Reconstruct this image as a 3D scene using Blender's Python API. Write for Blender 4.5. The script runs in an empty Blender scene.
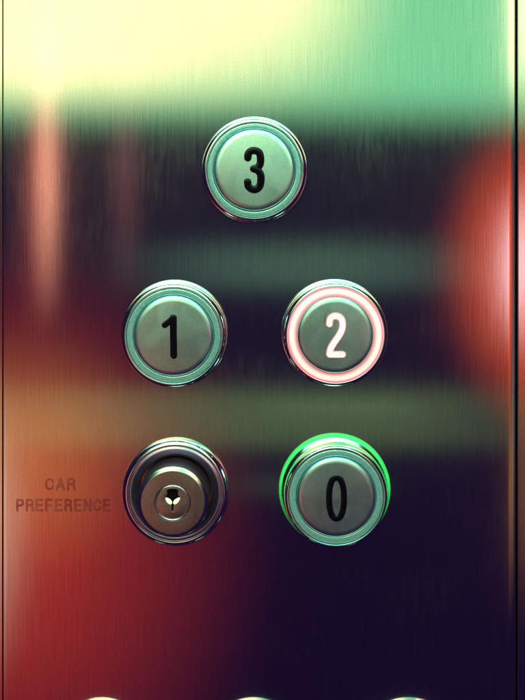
import bpy, bmesh, math
from mathutils import Vector
S = 0.00033            # metres per photo pixel on the plate
D = 909 * S            # camera distance
FY = 180               # photo row the lens is level with
L = 0.9                # distance of the front lamps from the plate
def X(px): return (px - 262.5) * S
def Z(py): return (350 - py) * S
Z0 = Z(FY)
sc = bpy.context.scene
C = sc.collection

# ------------------------------------------------------------ camera
cd = bpy.data.cameras.new("camera"); cam = bpy.data.objects.new("camera", cd); C.objects.link(cam)
cam.location = (0, -D, Z0); cam.rotation_euler = (math.radians(90), 0, 0)
cd.sensor_fit = 'VERTICAL'; cd.sensor_height = 36; cd.lens = 36 * 909 / 700
cd.shift_y = -(350 - FY) / 700
cd.clip_start = 0.005; cd.clip_end = 50
sc.camera = cam
sc.render.resolution_x = 768; sc.render.resolution_y = 1024

# ------------------------------------------------------------ world and exposure
w = bpy.data.worlds.new("World"); sc.world = w; w.use_nodes = True
bg = w.node_tree.nodes['Background']
bg.inputs[0].default_value = (0.32, 0.10, 1.0, 1); bg.inputs[1].default_value = 0.034
sc.view_settings.view_transform = 'Standard'; sc.view_settings.look = 'None'
sc.view_settings.exposure = 0; sc.view_settings.gamma = 1

# ------------------------------------------------------------ lamps (soft boxes with a soft falloff, added for the colours mirrored in the plate)
LN = 0
def lamp(name, x0, x1, y0, y1, rgb, rad, soft=(0.3, 0.3), shape='box', dist=L, ang=0.0, power=1.0):
    """a soft box behind the camera whose mirror image on the plate covers photo px x0..x1, y0..y1"""
    global LN
    LN += 1; dist += 0.015 * LN            # never two lamps in one plane
    k = 1 + dist / D
    cx, cy = (x0 + x1) / 2, (y0 + y1) / 2
    ld = bpy.data.lights.new(name, 'AREA'); o = bpy.data.objects.new(name, ld); C.objects.link(o)
    ld.shape = 'RECTANGLE'; ld.size = (x1 - x0) * S * k; ld.size_y = (y1 - y0) * S * k
    o.location = (X(cx) * k, -dist, Z0 + (Z(cy) - Z0) * k)
    o.rotation_euler = (math.radians(90), math.radians(ang), 0)   # local -Z looks to +Y
    finish_lamp(ld, rgb, rad, soft, shape, power)
    return o
def finish_lamp(ld, rgb, rad, soft, shape, power):
    ld.color = rgb
    ld.energy = rad * math.pi * ld.size * ld.size_y
    ld.use_nodes = True
    nt = ld.node_tree; em = nt.nodes['Emission']
    g = nt.nodes.new('ShaderNodeNewGeometry')
    sx = nt.nodes.new('ShaderNodeSeparateXYZ'); nt.links.new(g.outputs['Parametric'], sx.inputs[0])
    def m(op, a, b=None):
        n = nt.nodes.new('ShaderNodeMath'); n.operation = op
        for i, v in enumerate((a, b)):
            if v is None: continue
            if isinstance(v, (int, float)): n.inputs[i].default_value = v
            else: nt.links.new(v, n.inputs[i])
        return n.outputs[0]
    u = m('MULTIPLY', m('ABSOLUTE', m('SUBTRACT', sx.outputs[0], 0.5)), 2)
    v = m('MULTIPLY', m('ABSOLUTE', m('SUBTRACT', sx.outputs[1], 0.5)), 2)
    def ramp(t, s):
        n = nt.nodes.new('ShaderNodeMapRange'); n.interpolation_type = 'SMOOTHSTEP'
        nt.links.new(t, n.inputs[0])
        n.inputs[1].default_value = 1 - s; n.inputs[2].default_value = 1
        n.inputs[3].default_value = 1; n.inputs[4].default_value = 0
        return n.outputs[0]
    if shape == 'box': f = m('MULTIPLY', ramp(u, soft[0]), ramp(v, soft[1]))
    else: f = ramp(m('SQRT', m('ADD', m('MULTIPLY', u, u), m('MULTIPLY', v, v))), soft[0])
    if power != 1: f = m('POWER', f, power)
    nt.links.new(f, em.inputs['Strength'])

lamp("front_light", -420, 900, -1000, 144, (0.27, 0.95, 0.45), 1.1, (0.42, 0.11))
lamp("upper_fill_light", -700, 1200, -2100, -420, (0.40, 1.0, 0.88), 3.6, (0.1, 0.1))  # added to brighten caps and rims, above what the plate mirrors
lamp("warm_light", -330, 425, -600, 124, (1.0, 0.56, 0.27), 2.1, (1.0, 0.2))
lamp("warm_spot_light", 130, 420, -130, 100, (1.0, 0.62, 0.26), 0.9, (1.0, 1.0), 'oval')
lamp("green_band_light", 70, 540, 230, 302, (0.45, 1.0, 0.62), 0.16, (0.9, 0.8))
lamp("olive_band_light", -150, 620, 378, 458, (0.60, 1.0, 0.36), 0.16, (0.7, 0.6))
lamp("olive_line_light", 200, 480, 400, 414, (0.60, 1.0, 0.40), 0.16, (0.9, 1.0))
lamp("lower_line_light", 190, 420, 470, 500, (0.50, 1.0, 0.50), 0.07, (0.9, 1.0))
lamp("red_left_leak", -320, 292, 200, 900, (1.0, 0.06, 0.0), 0.58, (1.0, 1.0), 'oval')  # added lamp standing in for a red light leak in the camera
lamp("amber_left_leak", -120, 170, 310, 600, (1.0, 0.50, 0.10), 0.30, (1.0, 1.0), 'oval')  # added, the orange part of the left leak
lamp("pale_left_light", -100, 42, 340, 720, (0.7, 1.0, 0.75), 0.5, (1.0, 1.0), 'oval')  # added for the pale haze along the left edge
lamp("red_right_leak", 428, 672, 80, 450, (1.0, 0.10, 0.0), 1.35, (0.85, 0.85), 'oval')  # added lamp, imitates the red light leak at right
lamp("pale_right_light", 488, 566, 165, 370, (0.60, 0.85, 1.0), 1.5, (1.0, 1.0), 'oval')  # added, the pale core of the right leak
lamp("cream_right_light", 503, 900, -400, 120, (1.0, 0.72, 0.45), 1.5, (0.06, 0.3))  # added to give the strip past the right seam its cream tone
lamp("amber_right_leak", 500, 680, 320, 640, (1.0, 0.40, 0.10), 0.30, (0.5, 1.0))  # added, the orange tail of the right leak
lamp("pale_side_light", 620, 860, 60, 640, (0.8, 1.0, 0.9), 0.12, (0.2, 1.0))  # added so the right chamfer mirrors something pale
lamp("pink_streak_leak", 36, 58, -20, 345, (1.0, 0.46, 0.30), 1.6, (0.5, 1.0))  # added lamp imitating a pink light-leak streak
lamp("red_streak_leak", 22, 62, 20, 360, (1.0, 0.10, 0.04), 0.42, (0.8, 1.0))  # added, the red fringe of the pink streak
lamp("second_streak_leak", 105, 145, 0, 320, (1.0, 0.32, 0.30), 0.2, (1.0, 1.0))  # added, a fainter leak streak beside the first
# overhead lamp added so the tops of the bezels catch light
ld = bpy.data.lights.new("overhead_fill_light", 'AREA'); o = bpy.data.objects.new("overhead_fill_light", ld); C.objects.link(o)
ld.shape = 'RECTANGLE'; ld.size = 1.3; ld.size_y = 0.8; o.location = (0.0, -0.62, 1.15)
finish_lamp(ld, (0.60, 1.0, 0.74), 1.6, (0.2, 0.2), 'box', 1)

# ------------------------------------------------------------ materials
def nodes(name):
    m = bpy.data.materials.new(name); m.use_nodes = True
    return m, m.node_tree, m.node_tree.nodes['Principled BSDF']
def noise(nt, scale, detail, vec_scale=(1, 1, 1), rough=0.5):
    tc = nt.nodes.new('ShaderNodeTexCoord'); mp = nt.nodes.new('ShaderNodeMapping')
    mp.inputs['Scale'].default_value = vec_scale
    nt.links.new(tc.outputs['Object'], mp.inputs[0])
    n = nt.nodes.new('ShaderNodeTexNoise'); n.inputs['Scale'].default_value = scale
    n.inputs['Detail'].default_value = detail; n.inputs['Roughness'].default_value = rough
    nt.links.new(mp.outputs[0], n.inputs['Vector'])
    return n.outputs[0]
def rng(nt, s, a, b, lo, hi):
    n = nt.nodes.new('ShaderNodeMapRange'); nt.links.new(s, n.inputs[0])
    for i, v in enumerate((a, b, lo, hi)): n.inputs[i + 1].default_value = v
    return n.outputs[0]
def math2(nt, op, a, b):
    n = nt.nodes.new('ShaderNodeMath'); n.operation = op
    nt.links.new(a, n.inputs[0])
    if isinstance(b, (int, float)): n.inputs[1].default_value = b
    else: nt.links.new(b, n.inputs[1])
    return n.outputs[0]
def bump(nt, h, strength, dist, prev=None):
    b = nt.nodes.new('ShaderNodeBump'); b.inputs['Strength'].default_value = strength
    b.inputs['Distance'].default_value = dist
    nt.links.new(h, b.inputs['Height'])
    if prev: nt.links.new(prev, b.inputs['Normal'])
    return b.outputs[0]

def brushed(name, base, r0, r1, brush=1.0, grain=0.25, seed=0):
    m, nt, p = nodes(name)
    p.inputs['Metallic'].default_value = 1
    br = noise(nt, 60, 5, (45, 1, 0.8), 0.65)
    gr = noise(nt, 2600, 3, (1, 1, 1), 0.6)
    bl = noise(nt, 14, 5, (1.0, 1, 0.8), 0.62)
    sm = noise(nt, 70, 5, (2.2, 1, 1.0), 0.7)
    ro = rng(nt, bl, 0.30, 0.70, r0, r1)
    ro2 = math2(nt, 'ADD', ro, rng(nt, sm, 0.45, 0.72, 0, 0.015))
    ro3 = math2(nt, 'ADD', ro2, rng(nt, br, 0.3, 0.7, -0.008, 0.008))
    tc = nt.nodes.new('ShaderNodeTexCoord'); mp = nt.nodes.new('ShaderNodeMapping')
    mp.inputs['Rotation'].default_value = (0, math.radians(38), 0); mp.inputs['Scale'].default_value = (9, 1, 1.2)
    nt.links.new(tc.outputs['Object'], mp.inputs[0])
    wn = nt.nodes.new('ShaderNodeTexNoise'); wn.inputs['Scale'].default_value = 75; wn.inputs['Detail'].default_value = 5; wn.inputs['Distortion'].default_value = 0.7
    nt.links.new(mp.outputs[0], wn.inputs['Vector'])
    mask = rng(nt, noise(nt, 26, 3, (0.7, 1, 1.3)), 0.50, 0.62, 0, 1)
    wipe = math2(nt, 'MULTIPLY', rng(nt, wn.outputs[0], 0.42, 0.66, 0, 1), mask)
    ro3 = math2(nt, 'ADD', ro3, math2(nt, 'MULTIPLY', wipe, 0.008))
    nt.links.new(ro3, p.inputs['Roughness'])
    cr = nt.nodes.new('ShaderNodeMixRGB'); cr.blend_type = 'MIX'
    cr.inputs[1].default_value = (*[c * 0.80 for c in base], 1); cr.inputs[2].default_value = (*[min(1, c * 1.18) for c in base], 1)
    nt.links.new(rng(nt, math2(nt, 'ADD', math2(nt, 'MULTIPLY', br, 0.5), math2(nt, 'MULTIPLY', gr, 0.5)), 0.35, 0.65, 0, 1), cr.inputs[0])
    nt.links.new(cr.outputs[0], p.inputs['Base Color'])
    b = bump(nt, br, 0.10 * brush, 0.0002)
    b = bump(nt, noise(nt, 5200, 2), grain * 0.05, 0.00006, b)
    nt.links.new(b, p.inputs['Normal'])
    # worn steel: a fine haze of cross scratches scatters a tenth of the light widely
    p2 = nt.nodes.new('ShaderNodeBsdfPrincipled'); p2.inputs['Metallic'].default_value = 1; p2.inputs['Roughness'].default_value = 0.36
    nt.links.new(cr.outputs[0], p2.inputs['Base Color'])
    mx = nt.nodes.new('ShaderNodeMixShader'); nt.links.new(rng(nt, wipe, 0, 1, 0.032, 0.085), mx.inputs[0])
    nt.links.new(p.outputs[0], mx.inputs[1]); nt.links.new(p2.outputs[0], mx.inputs[2])
    nt.links.new(mx.outputs[0], nt.nodes['Material Output'].inputs['Surface'])
    return m
def satin(name, base, r):
    m, nt, p = nodes(name)
    p.inputs['Metallic'].default_value = 1
    gr = noise(nt, 2600, 3)
    cl = noise(nt, 180, 4, (1, 1, 1), 0.6)
    cr = nt.nodes.new('ShaderNodeMixRGB')
    cr.inputs[1].default_value = (*[c * 0.88 for c in base], 1); cr.inputs[2].default_value = (*[min(1, c * 1.1) for c in base], 1)
    nt.links.new(rng(nt, gr, 0.35, 0.65, 0, 1), cr.inputs[0]); nt.links.new(cr.outputs[0], p.inputs['Base Color'])
    # every cap wears differently: grease blots and a few hairline scratches
    oi = nt.nodes.new('ShaderNodeObjectInfo'); tc = nt.nodes.new('ShaderNodeTexCoord'); ad = nt.nodes.new('ShaderNodeVectorMath')
    sh = math2(nt, 'MULTIPLY', oi.outputs['Random'], 7.0)
    nt.links.new(tc.outputs['Object'], ad.inputs[0]); nt.links.new(sh, ad.inputs[1])
    b1 = nt.nodes.new('ShaderNodeTexNoise'); b1.inputs['Scale'].default_value = 95; b1.inputs['Detail'].default_value = 6; b1.inputs['Distortion'].default_value = 0.8
    nt.links.new(ad.outputs[0], b1.inputs['Vector'])
    mp = nt.nodes.new('ShaderNodeMapping'); mp.inputs['Rotation'].default_value = (0, 0.7, 0); mp.inputs['Scale'].default_value = (60, 60, 2.2)
    nt.links.new(ad.outputs[0], mp.inputs[0])
    b2 = nt.nodes.new('ShaderNodeTexNoise'); b2.inputs['Scale'].default_value = 42; b2.inputs['Detail'].default_value = 2
    nt.links.new(mp.outputs[0], b2.inputs['Vector'])
    ro = math2(nt, 'ADD', rng(nt, b1.outputs[0], 0.38, 0.66, r - 0.03, r + 0.035), rng(nt, b2.outputs[0], 0.68, 0.76, 0, -0.10))
    nt.links.new(ro, p.inputs['Roughness'])
    nt.links.new(bump(nt, gr, 0.06, 0.0001), p.inputs['Normal'])
    return m
def polished(name, base, r):
    m, nt, p = nodes(name)
    p.inputs['Metallic'].default_value = 1; p.inputs['Base Color'].default_value = (*base, 1)
    sm = noise(nt, 260, 4, (1, 1, 1), 0.6)
    nt.links.new(rng(nt, sm, 0.35, 0.7, r, r + 0.10), p.inputs['Roughness'])
    nt.links.new(bump(nt, noise(nt, 120, 3), 0.12, 0.0003), p.inputs['Normal'])
    return m
def plastic(name, base, r, emit=None, es=0, sss=0.0, var=0.15):
    m, nt, p = nodes(name)
    n = noise(nt, 1500, 4)
    cr = nt.nodes.new('ShaderNodeMixRGB')
    cr.inputs[1].default_value = (*[c * (1 - var) for c in base], 1); cr.inputs[2].default_value = (*[min(1, c * (1 + var)) for c in base], 1)
    nt.links.new(rng(nt, n, 0.35, 0.65, 0, 1), cr.inputs[0]); nt.links.new(cr.outputs[0], p.inputs['Base Color'])
    p.inputs['Roughness'].default_value = r
    if emit:
        p.inputs['Emission Color'].default_value = (*emit, 1)
        nt.links.new(rng(nt, noise(nt, 90, 3), 0.3, 0.7, es * 0.85, es * 1.15), p.inputs['Emission Strength'])
    return m
M_plate = brushed("brushed_steel", (0.62, 0.62, 0.60), 0.070, 0.085, 0.06, 0.4)
M_wall = brushed("wall_steel", (0.66, 0.66, 0.62), 0.09, 0.12, 0.06, 0.4)
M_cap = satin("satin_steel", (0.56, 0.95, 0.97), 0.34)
M_chrome = polished("chrome", (0.86, 0.88, 0.87), 0.07)
M_ring = plastic("milky_plastic", (0.40, 0.76, 0.76), 0.27)
M_ring.node_tree.nodes["Principled BSDF"].inputs["Metallic"].default_value = 0.5
M_black = plastic("black_gloss_plastic", (0.004, 0.003, 0.008), 0.14)
M_black.node_tree.nodes["Principled BSDF"].inputs["Specular IOR Level"].default_value = 0.3
M_dark = plastic("dark_recess", (0.004, 0.003, 0.005), 0.7)
M_dark.node_tree.nodes["Principled BSDF"].inputs["Specular IOR Level"].default_value = 0.1
M_lit = plastic("lit_plastic", (0.8, 0.5, 0.45), 0.3, (1.0, 0.76, 0.64), 1.05)
M_litedge = plastic("lit_plastic_edge", (0.8, 0.2, 0.2), 0.3, (1.0, 0.22, 0.26), 0.8)
M_green = plastic("green_lit_plastic", (0.05, 0.7, 0.15), 0.3, (0.06, 1.0, 0.20), 0.45)
M_barrel = satin("lock_steel", (0.46, 0.45, 0.42), 0.36)
M_collar = polished("lock_collar_steel", (0.62, 0.56, 0.86), 0.28)
M_chamfer = satin('lock_chamfer_steel', (0.78, 0.80, 0.74), 0.20)
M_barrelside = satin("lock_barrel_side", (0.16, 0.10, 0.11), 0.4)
M_ink = plastic("worn_ink", (0.05, 0.02, 0.02), 0.5)

def lit_ring_material():
    m, nt, p = nodes("lit_ring_plastic"); p.inputs['Base Color'].default_value = (0.7, 0.4, 0.4, 1); p.inputs['Roughness'].default_value = 0.3
    tc = nt.nodes.new('ShaderNodeTexCoord'); sx = nt.nodes.new('ShaderNodeSeparateXYZ'); nt.links.new(tc.outputs['Object'], sx.inputs[0])
    rr = math2(nt, 'SQRT', math2(nt, 'ADD', math2(nt, 'MULTIPLY', sx.outputs[0], sx.outputs[0]), math2(nt, 'MULTIPLY', sx.outputs[2], sx.outputs[2])), 0)
    cr = nt.nodes.new('ShaderNodeValToRGB'); nt.links.new(rng(nt, rr, 38.5 * S, 47 * S, 0, 1), cr.inputs[0])
    e = cr.color_ramp.elements; e[0].position = 0.0; e[0].color = (0.45, 0.03, 0.08, 1); e[1].position = 1; e[1].color = (0.45, 0.02, 0.08, 1)
    for pos, c in ((0.16, (0.95, 0.25, 0.30, 1)), (0.36, (1.0, 0.74, 0.64, 1)), (0.68, (1.0, 0.80, 0.68, 1)), (0.87, (0.95, 0.25, 0.33, 1))):
        k = e.new(pos); k.color = c
    nt.links.new(cr.outputs[0], p.inputs['Emission Color'])
    nt.links.new(math2(nt, 'MULTIPLY', rng(nt, sx.outputs[2], -46 * S, 46 * S, 0.84, 1.12), rng(nt, noise(nt, 110, 3), 0.3, 0.7, 0.92, 1.08)), p.inputs['Emission Strength'])
    return m
M_litring = lit_ring_material()
# green collar: its glow is graded in the emission, fading downward and outward
nt = M_green.node_tree; p = nt.nodes['Principled BSDF']
tc = nt.nodes.new('ShaderNodeTexCoord'); sx = nt.nodes.new('ShaderNodeSeparateXYZ'); nt.links.new(tc.outputs['Object'], sx.inputs[0])
rr = math2(nt, 'SQRT', math2(nt, 'ADD', math2(nt, 'MULTIPLY', sx.outputs[0], sx.outputs[0]), math2(nt, 'MULTIPLY', sx.outputs[2], sx.outputs[2])), 0)
nt.links.new(math2(nt, 'MULTIPLY', math2(nt, 'MULTIPLY', rng(nt, sx.outputs[2], -30 * S, 40 * S, 0.02, 0.85), rng(nt, rr, 53.4 * S, 56 * S, 1, 0.15)), rng(nt, noise(nt, 160, 3), 0.3, 0.7, 0.7, 1.2)), p.inputs['Emission Strength'])

# ------------------------------------------------------------ helpers
def link(name, bm, mats, parent=None, smooth=True, autos=None):
    me = bpy.data.meshes.new(name); bmesh.ops.recalc_face_normals(bm, faces=bm.faces[:])
    bm.to_mesh(me); bm.free()
    for m in (mats if isinstance(mats, (list, tuple)) else [mats]): me.materials.append(m)
    for p in me.polygons: p.use_smooth = smooth
    o = bpy.data.objects.new(name, me); C.objects.link(o)
    if autos is not None and smooth: me.set_sharp_from_angle(angle=math.radians(autos))
    if parent: o.parent = parent
    return o
def tag(o, label=None, cat=None, group=None, kind=None):
    for k, v in (('label', label), ('category', cat), ('group', group), ('kind', kind)):
        if v: o[k] = v
def thing(name, px, py, label, cat, group=None):
    o = bpy.data.objects.new(name, None); C.objects.link(o); o.empty_display_size = 0.01
    o.location = (X(px), 0, Z(py)); tag(o, label, cat, group); return o
def lathe(prof, n=128, matidx=None, closed=True):
    """prof: (radius, height) in photo px, height towards the camera; rounded with short arcs by the caller"""
    bm = bmesh.new(); rings = []
    for r, h in prof:
        if r == 0: rings.append([bm.verts.new((0, -h * S, 0))])
        else: rings.append([bm.verts.new((r * S * math.cos(2 * math.pi * i / n), -h * S, r * S * math.sin(2 * math.pi * i / n))) for i in range(n)])
    for k in range(len(rings) - 1):
        a, b = rings[k], rings[k + 1]
        for i in range(n):
            j = (i + 1) % n
            if len(a) == 1: f = bm.faces.new((a[0], b[j], b[i]))
            elif len(b) == 1: f = bm.faces.new((a[i], a[j], b[0]))
            else: f = bm.faces.new((a[i], a[j], b[j], b[i]))
            if matidx: f.material_index = matidx[k]
    return bm
def fillet(pts, rad, n=5):
    """round the inner corners of an open profile"""
    out = [pts[0]]
    for i in range(1, len(pts) - 1):
        p0, p, p1 = Vector(pts[i - 1]), Vector(pts[i]), Vector(pts[i + 1])
        a = (p0 - p); b = (p1 - p); r = min(rad, a.length * 0.45, b.length * 0.45)
        A = p + a.normalized() * r; B = p + b.normalized() * r
        for k in range(n + 1):
            t = k / n; q = A * (1 - t) ** 2 + p * 2 * t * (1 - t) + B * t * t
            out.append((q.x, q.y))
    out.append(pts[-1]); return out
def catmull(pts, sub=8):
    P = [Vector(p) for p in pts]; out = []
    for i in range(len(P) - 1):
        p0 = P[i - 1] if i else P[0] * 2 - P[1]; p1, p2 = P[i], P[i + 1]
        p3 = P[i + 2] if i + 2 < len(P) else P[-1] * 2 - P[-2]
        for k in range(sub):
            t = k / sub
            out.append(0.5 * ((2 * p1) + (p2 - p0) * t + (2 * p0 - 5 * p1 + 4 * p2 - p3) * t * t + (3 * p1 - p0 - 3 * p2 + p3) * t ** 3))
    out.append(P[-1]); return out
def sweep(bm, pts, hw, h0, h, closed=False, edge=False):
    """raised rounded stroke along a 2-D path; photo px, y down"""
    prof = [(-1, 0), (-1, 0.35), (-0.93, 0.68), (-0.78, 0.9), (-0.55, 1.0), (0.55, 1.0), (0.78, 0.9), (0.93, 0.68), (1, 0.35), (1, 0)]
    def sect(c, nrm):
        return [bm.verts.new(((c.x + nrm.x * a * hw) * S, -(h0 + b * h) * S, -(c.y + nrm.y * a * hw) * S)) for a, b in prof]
    n = len(pts); secs = []
    def tan(i):
        if closed: return (pts[(i + 1) % n] - pts[i - 1]).normalized()
        return (pts[min(i + 1, n - 1)] - pts[max(i - 1, 0)]).normalized()
    for i in range(n):
        t = tan(i); secs.append(sect(pts[i], Vector((-t.y, t.x))))
    m = len(prof)
    def bridge(a, b):
        for k in range(m - 1):
            f = bm.faces.new((a[k], a[k + 1], b[k + 1], b[k]))
            if edge and (k < 3 or k > m - 5): f.material_index = 1
    for i in range(n - 1): bridge(secs[i], secs[i + 1])
    if closed: bridge(secs[-1], secs[0]); return
    half = prof[m // 2:]                              # (0.55,1) .. (1,0)
    for end, s in ((0, -1), (n - 1, 1)):
        t = tan(end) * s; nn = Vector((-t.y, t.x)); c = pts[end]
        fan = []
        for q in range(9):
            a = math.pi * q / 8; d = nn * math.cos(a) + t * math.sin(a)
            fan.append([bm.verts.new(((c.x + d.x * r * hw) * S, -(h0 + b * h) * S, -(c.y + d.y * r * hw) * S)) for r, b in half])
        top = bm.verts.new((c.x * S, -(h0 + h) * S, -c.y * S))
        for q in range(8):
            bm.faces.new((top, fan[q][0], fan[q + 1][0]))
            for k in range(len(half) - 1):
                f = bm.faces.new((fan[q][k], fan[q + 1][k], fan[q + 1][k + 1], fan[q][k + 1]))
                if edge and k >= len(half) - 4: f.material_index = 1
def V(*p): return [Vector(q) for q in p]
def numeral(ch, h0, parent, mats, dx=0, dy=0, edge=False):
    bm = bmesh.new(); K = 0.98
    def st(pts, hw, dh=0, closed=False):
        sweep(bm, [Vector((p.x * K + dx, p.y * K + dy)) for p in pts], hw, h0 - 0.3, 1.5 + dh, closed, edge)
    if ch == '3':
        st(catmull([(-6.4, -12.2), (-6.0, -16.0), (-3.2, -19.0), (1, -19.4), (5, -17.2), (6.3, -12), (6.0, -6.5), (3.6, -2.6), (-0.6, -1.2)]), 3.7)
        st(catmull([(-0.6, -1.2), (3.8, 0.6), (6.4, 4.8), (6.7, 10), (5.6, 15.8), (2, 19.2), (-2.4, 19.0), (-5.8, 16.2), (-6.6, 11.8)]), 3.7, 0.06)
    if ch == '2':
        st(catmull([(-6.3, -11.6), (-5.6, -16.4), (-2.4, -19.2), (2, -19.2), (5.8, -16.4), (6.9, -11), (5.8, -5), (2.6, 1), (-1.6, 7), (-5, 13), (-6.2, 18.6)]), 3.5)
        st(V((-6.0, 19), (0, 19), (7, 19)), 3.4, 0.06)
    if ch == '1':
        st(V((0.2, -18.6), (0.3, -6), (0.5, 8), (0.6, 19.2)), 3.4)
        st(V((-0.2, -18.2), (-4, -14.6), (-8.4, -11.2)), 3.0, 0.06)
    if ch == '0':
        pts = []
        for i in range(64):
            a = 2 * math.pi * i / 64; ca, sa = math.cos(a), math.sin(a)
            pts.append(Vector((7.4 * math.copysign(abs(ca) ** 0.85, ca), 20.2 * math.copysign(abs(sa) ** 0.9, sa))))
        st(pts, 3.0, 0, True)
    return link('numeral', bm, mats, parent, True, 40)

def arc_rim(r0, h0, r1, h1, n=10):
    """quarter ellipse from the outer wall (r0,h0) to the crest (r1,h1)"""
    return [(r1 + (r0 - r1) * math.cos(k * math.pi / 2 / n), h0 + (h1 - h0) * math.sin(k * math.pi / 2 / n)) for k in range(n + 1)]
BEZEL = [(53.5, -1), (53.5, 1.2)] + arc_rim(53.3, 1.4, 52.2, 2.4, 4) + [(52.0, 6)] + arc_rim(51.9, 8.5, 47.9, 14.6) + fillet([(47.7, 14.6), (46.9, 13.4), (46.4, 9)], 0.4)
def ring_mesh(r0, r1, h, mats=M_ring):
    prof = fillet([(r1, h - 5), (r1, h), (r1 - 1.2, h + 0.7), (r0 + 1.2, h + 0.7), (r0, h), (r0, h - 5)], 0.6, 3)
    idx = [1 if (r > r1 - 0.9 or r < r0 + 0.9) else 0 for r, hh in prof[:-1]]
    return lathe(prof, matidx=idx)
def cap_mesh(r, h, dome=1.0):
    base = fillet([(r, h - 8), (r, h - 1.6), (r - 2.2, h)], 1.2)
    rr = r - 2.2
    return lathe(base + [(rr * (1 - k / 10), h + dome * (1 - (1 - k / 10) ** 2)) for k in range(1, 10)] + [(0, h + dome)])
def push_button(px, py, ch, label, lit=False, group='round steel lift buttons', lift=0, ring_r=46.4, cap_r=39.6):
    t = thing('push_button', px, py, label, 'button', group)
    if lift == 0:
        bz = link('bezel', lathe(BEZEL), M_chrome, t, True, 50)
        link('seat', lathe([(46.6, 9), (0, 9)]), M_litedge if lit else M_dark, t)
        H = 13.0
    else:
        H = 13.0 + lift
        prof = [(54.4, 0.5), (54.0, 3.6), (51.4, 8), (50.6, 5.5 + lift)] + arc_rim(50.4, 8.5 + lift, 47.7, 14.6 + lift) + fillet([(47.5, 14.6 + lift), (46.8, 13.4 + lift), (46.0, 9 + lift)], 0.4)
        link('bezel', lathe(prof), M_chrome, t, True, 50)
        link('seat', lathe([(46.6, 9 + lift), (0, 9 + lift)]), M_dark, t)
        link('glow_ring', lathe(fillet([(55.8, -1), (55.8, 2.0), (54.9, 3.2), (53.4, 3.4), (53.2, 0)], 0.8)), M_green, t, True, 50).location = (0, 0, 0.9 * S)
    rg = link('light_ring', ring_mesh(cap_r - (1.4 if lit else -0.5), ring_r, H), [M_litring, M_litring] if lit else [M_ring, M_ring], t, True, 50)
    if lit: cap_r -= 1.3
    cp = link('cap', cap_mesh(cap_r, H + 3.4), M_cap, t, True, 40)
    if ch: numeral(ch, H + 4.2, cp, [M_lit, M_litedge] if lit else M_black, edge=lit)
    return t

# ------------------------------------------------------------ setting: wall behind, control panel
def slab(bm, x0, x1, z0, z1, y0, y1, bev, seg=5):
    r = bmesh.ops.create_cube(bm, size=1)
    for v in r['verts']:
        v.co = Vector(((x0 + x1) / 2 + v.co.x * (x1 - x0), (y0 + y1) / 2 + v.co.y * (y1 - y0), (z0 + z1) / 2 + v.co.z * (z1 - z0)))
    es = list({e for v in r['verts'] for e in v.link_edges})
    if bev: bmesh.ops.bevel(bm, geom=es, offset=bev, segments=seg, affect='EDGES', profile=0.5)
bm = bmesh.new()
slab(bm, X(-900), X(2.2), Z(1500), Z(-900), 0.00005, 0.012, 0.0001)
slab(bm, X(517.6), X(1400), Z(1500), Z(-900), -0.0001, 0.012, 0.0003)
tag(link('wall', bm, M_wall, None, False), kind='structure')
bm = bmesh.new(); slab(bm, X(-950), X(1450), Z(1550), Z(-950), 0.0125, 0.02, 0)
tag(link('back_wall', bm, M_dark, None, False), kind='structure')

panel = bpy.data.objects.new('control_panel', None); C.objects.link(panel)
panel.location = (0, 0, 0)
tag(panel, 'tall brushed steel lift control panel with scuffed face, carrying all the round buttons', 'panel')
bm = bmesh.new()
prof = fillet([(2.6, 36), (2.6, 0.4), (3.4, 0.0), (8, 0.0), (12, 0.0), (504, 0.0), (509, 0.0), (511, 0.08), (515.0, 0.35), (516.2, 1.6), (515.9, 36)], 0.7, 5)
top = [bm.verts.new((X(x), y * S, Z(-800))) for x, y in prof]; bot = [bm.verts.new((X(x), y * S, Z(1300))) for x, y in prof]
for i in range(len(prof) - 1): bm.faces.new((top[i], top[i + 1], bot[i + 1], bot[i]))
bm.faces.new(top[::-1]); bm.faces.new(bot); bm.faces.new((top[0], bot[0], bot[-1], top[-1]))
link('plate', bm, M_plate, panel, True, 40)
GLYPH = {   # condensed block letters on a 0..6 by 0..10 grid, y down
 'C': [[(5.6, 3.1), (5.2, 1.2), (3, 0.2), (0.8, 1.4), (0.4, 5), (0.8, 8.6), (3, 9.8), (5.2, 8.8), (5.6, 6.9)]],
 'A': [[(0.2, 10), (3, 0)], [(3, 0), (5.8, 10)], [(1.3, 6.9), (4.7, 6.9)]],
 'R': [[(0.6, 10), (0.6, 0)], [(0.6, 0.2), (3.6, 0.2), (5.3, 1.2), (5.3, 4.0), (3.6, 5.0), (0.6, 5.0)], [(3.4, 5.0), (5.0, 6.0), (5.6, 10)]],
 'P': [[(0.6, 10), (0.6, 0)], [(0.6, 0.2), (3.6, 0.2), (5.3, 1.2), (5.3, 4.4), (3.6, 5.5), (0.6, 5.5)]],
 'E': [[(0.6, 10), (0.6, 0)], [(0.6, 0.1), (5.2, 0.1)], [(0.6, 4.9), (4.8, 4.9)], [(0.6, 9.9), (5.4, 9.9)]],
 'F': [[(0.6, 10), (0.6, 0)], [(0.6, 0.1), (5.3, 0.1)], [(0.6, 5.0), (4.8, 5.0)]],
 'N': [[(0.6, 10), (0.6, 0)], [(0.6, 0), (5.4, 10)], [(5.4, 10), (5.4, 0)]]}
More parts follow.
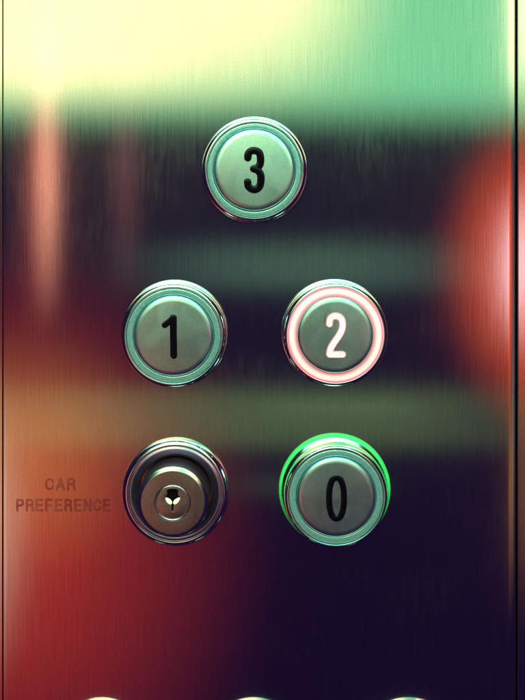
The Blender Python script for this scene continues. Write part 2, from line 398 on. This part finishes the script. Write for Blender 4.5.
def words(txt, x0, x1, cy, h):
    bm = bmesh.new(); n = len(txt); pitch = (x1 - x0) / (n - 0.22); wd = pitch * 0.72; hh = h - 2.2
    for i, ch in enumerate(txt):
        for j, st in enumerate(GLYPH[ch]):
            pts = [Vector((x0 + 0.6 + i * pitch + x / 6 * wd, cy - hh / 2 + y / 10 * hh)) for x, y in st]
            sweep(bm, pts, 1.2, 0.0, 0.02 + 0.012 * j)
    for v in bm.verts: v.co = Vector((v.co.x + X(0), v.co.y, v.co.z + Z(0)))
    return link('lettering', bm, M_letter, panel, False)
# worn engraving ink: the steel shows through
M_letter, nt, p = nodes("worn_lettering")
p.inputs['Roughness'].default_value = 0.22; p.inputs['Metallic'].default_value = 1
cr = nt.nodes.new('ShaderNodeMixRGB'); cr.inputs[1].default_value = (0.42, 0.22, 0.21, 1); cr.inputs[2].default_value = (0.54, 0.42, 0.42, 1)
nt.links.new(rng(nt, noise(nt, 260, 4), 0.35, 0.68, 0, 1), cr.inputs[0]); nt.links.new(cr.outputs[0], p.inputs['Base Color'])
words("CAR", 45, 75, 484.2, 12.6)
words("PREFERENCE", 16, 110, 505, 12.8)

# ------------------------------------------------------------ buttons
push_button(254.4, 170.2, '3', 'pale steel button with a black 3, alone at the top', cap_r=40.2)
push_button(174.8, 333.3, '1', 'unlit steel button with a black 1, above the key switch')
push_button(334.3, 332.6, '2', 'lit button with a glowing pink-white ring and number 2', lit=True, cap_r=39.0)
push_button(334.6, 489.8, '0', 'steel button with a black 0 and a green glow round its base', lift=6.5, ring_r=46.0, cap_r=39.0)
for px, which in ((100, 'leftmost'), (253.5, 'middle'), (409.5, 'rightmost')):
    push_button(px, 754.5, None, which + ' of the three buttons cut off by the bottom edge, only its chrome rim showing', group='buttons cut off at the bottom edge')

# ------------------------------------------------------------ key switch
k = thing('key_switch', 176, 490.6, 'round chrome key switch with protruding lock barrel beside the faded lettering', 'key switch')
link('bezel', lathe([(53.2, -1), (53.2, 2)] + arc_rim(53.0, 4, 48.0, 10.5) + fillet([(47.8, 10.5), (46.9, 9.6), (46.6, 8)], 0.4)), M_chrome, k, True, 50)
link('collar', lathe(fillet([(46.9, 9.2), (44, 10.6), (39, 7.5), (36, 4)], 2)), M_collar, k, True, 50)
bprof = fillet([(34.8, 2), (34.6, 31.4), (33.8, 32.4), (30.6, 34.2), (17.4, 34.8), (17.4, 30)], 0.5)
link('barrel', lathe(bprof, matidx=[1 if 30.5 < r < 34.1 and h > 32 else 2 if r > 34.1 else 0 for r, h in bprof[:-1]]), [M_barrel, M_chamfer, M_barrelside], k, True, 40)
bp = link('core_ring', lathe(fillet([(17.2, 31), (17.1, 35.2), (16.3, 35.7), (15.6, 34.8), (15.5, 31)], 0.5)), M_chrome, k, True, 50)
# core face with a real keyway cut through it
def curve_face(name, loops, depth, bev, mat, parent, h):
    cu = bpy.data.curves.new('c', 'CURVE'); cu.dimensions = '2D'; cu.fill_mode = 'BOTH'; cu.extrude = depth * S / 2; cu.bevel_depth = bev * S; cu.bevel_resolution = 2
    for lp in loops:
        sp = cu.splines.new('POLY'); sp.points.add(len(lp) - 1); sp.use_cyclic_u = True
        for q, (x, y) in zip(sp.points, lp): q.co = (x * S, -y * S, 0, 1)
    to = bpy.data.objects.new('c', cu); C.objects.link(to); bpy.context.view_layer.update()
    me = bpy.data.meshes.new_from_object(to.evaluated_get(bpy.context.evaluated_depsgraph_get()))
    bpy.data.objects.remove(to)
    for v in me.vertices: v.co = Vector((v.co.x, -h * S - v.co.z, v.co.y))
    bm = bmesh.new(); bm.from_mesh(me); bmesh.ops.remove_doubles(bm, verts=bm.verts[:], dist=1e-7)
    return link(name, bm, mat, parent, True, 30)
circ = [(15.3 * math.cos(2 * math.pi * i / 64), 15.3 * math.sin(2 * math.pi * i / 64)) for i in range(64)]
key = [(-5.6, -12.4), (-2.5, -13.6), (2.5, -13.6), (5.6, -12.4), (5.2, -8), (7.4, -5.2), (7.0, -1.4), (3.6, 1.2), (1.3, 2.0), (1.1, 8.6), (-1.1, 8.6), (-1.3, 2.0), (-3.6, 1.2), (-7.0, -1.4), (-7.4, -5.2), (-5.2, -8)]
core = curve_face('core', [circ, key], 2.0, 0.25, M_barrel, k, 33.4)
link('keyway', lathe([(15.5, 30.6), (0, 30.6)]), M_dark, core)
def leaf(sx):  # facet shaped and tilted to give a leaf-shaped reflection in the keyway
    bm = bmesh.new(); pts = []
    cx, cy, a = sx * 3.9, -1.7, math.radians(-38 * sx)
    for i in range(20):
        t = 2 * math.pi * i / 20
        u = 3.9 * math.cos(t); v = 1.75 * math.sin(t) * (1 - 0.25 * math.cos(t) * sx)
        pts.append((cx + u * math.cos(-a * -1) - v * math.sin(a), cy + u * math.sin(a) + v * math.cos(a)))
    top = [bm.verts.new((x * S, -(33.4 + 0.42 * (y - cy)) * S, -y * S)) for x, y in pts]
    bot = [bm.verts.new((x * S, -31 * S, -y * S)) for x, y in pts]
    bm.faces.new(top)
    for i in range(20): bm.faces.new((top[i], top[(i + 1) % 20], bot[(i + 1) % 20], bot[i]))
    link('glint_facet', bm, M_chrome, core, False)
leaf(-1); leaf(1)
link('pin', (lambda b: b)(lathe([(1.4, 31), (1.3, 33.6), (0.7, 34.3), (0, 34.5)], 24)), M_barrel, core, True).location = (0, 0, -9.4 * S)
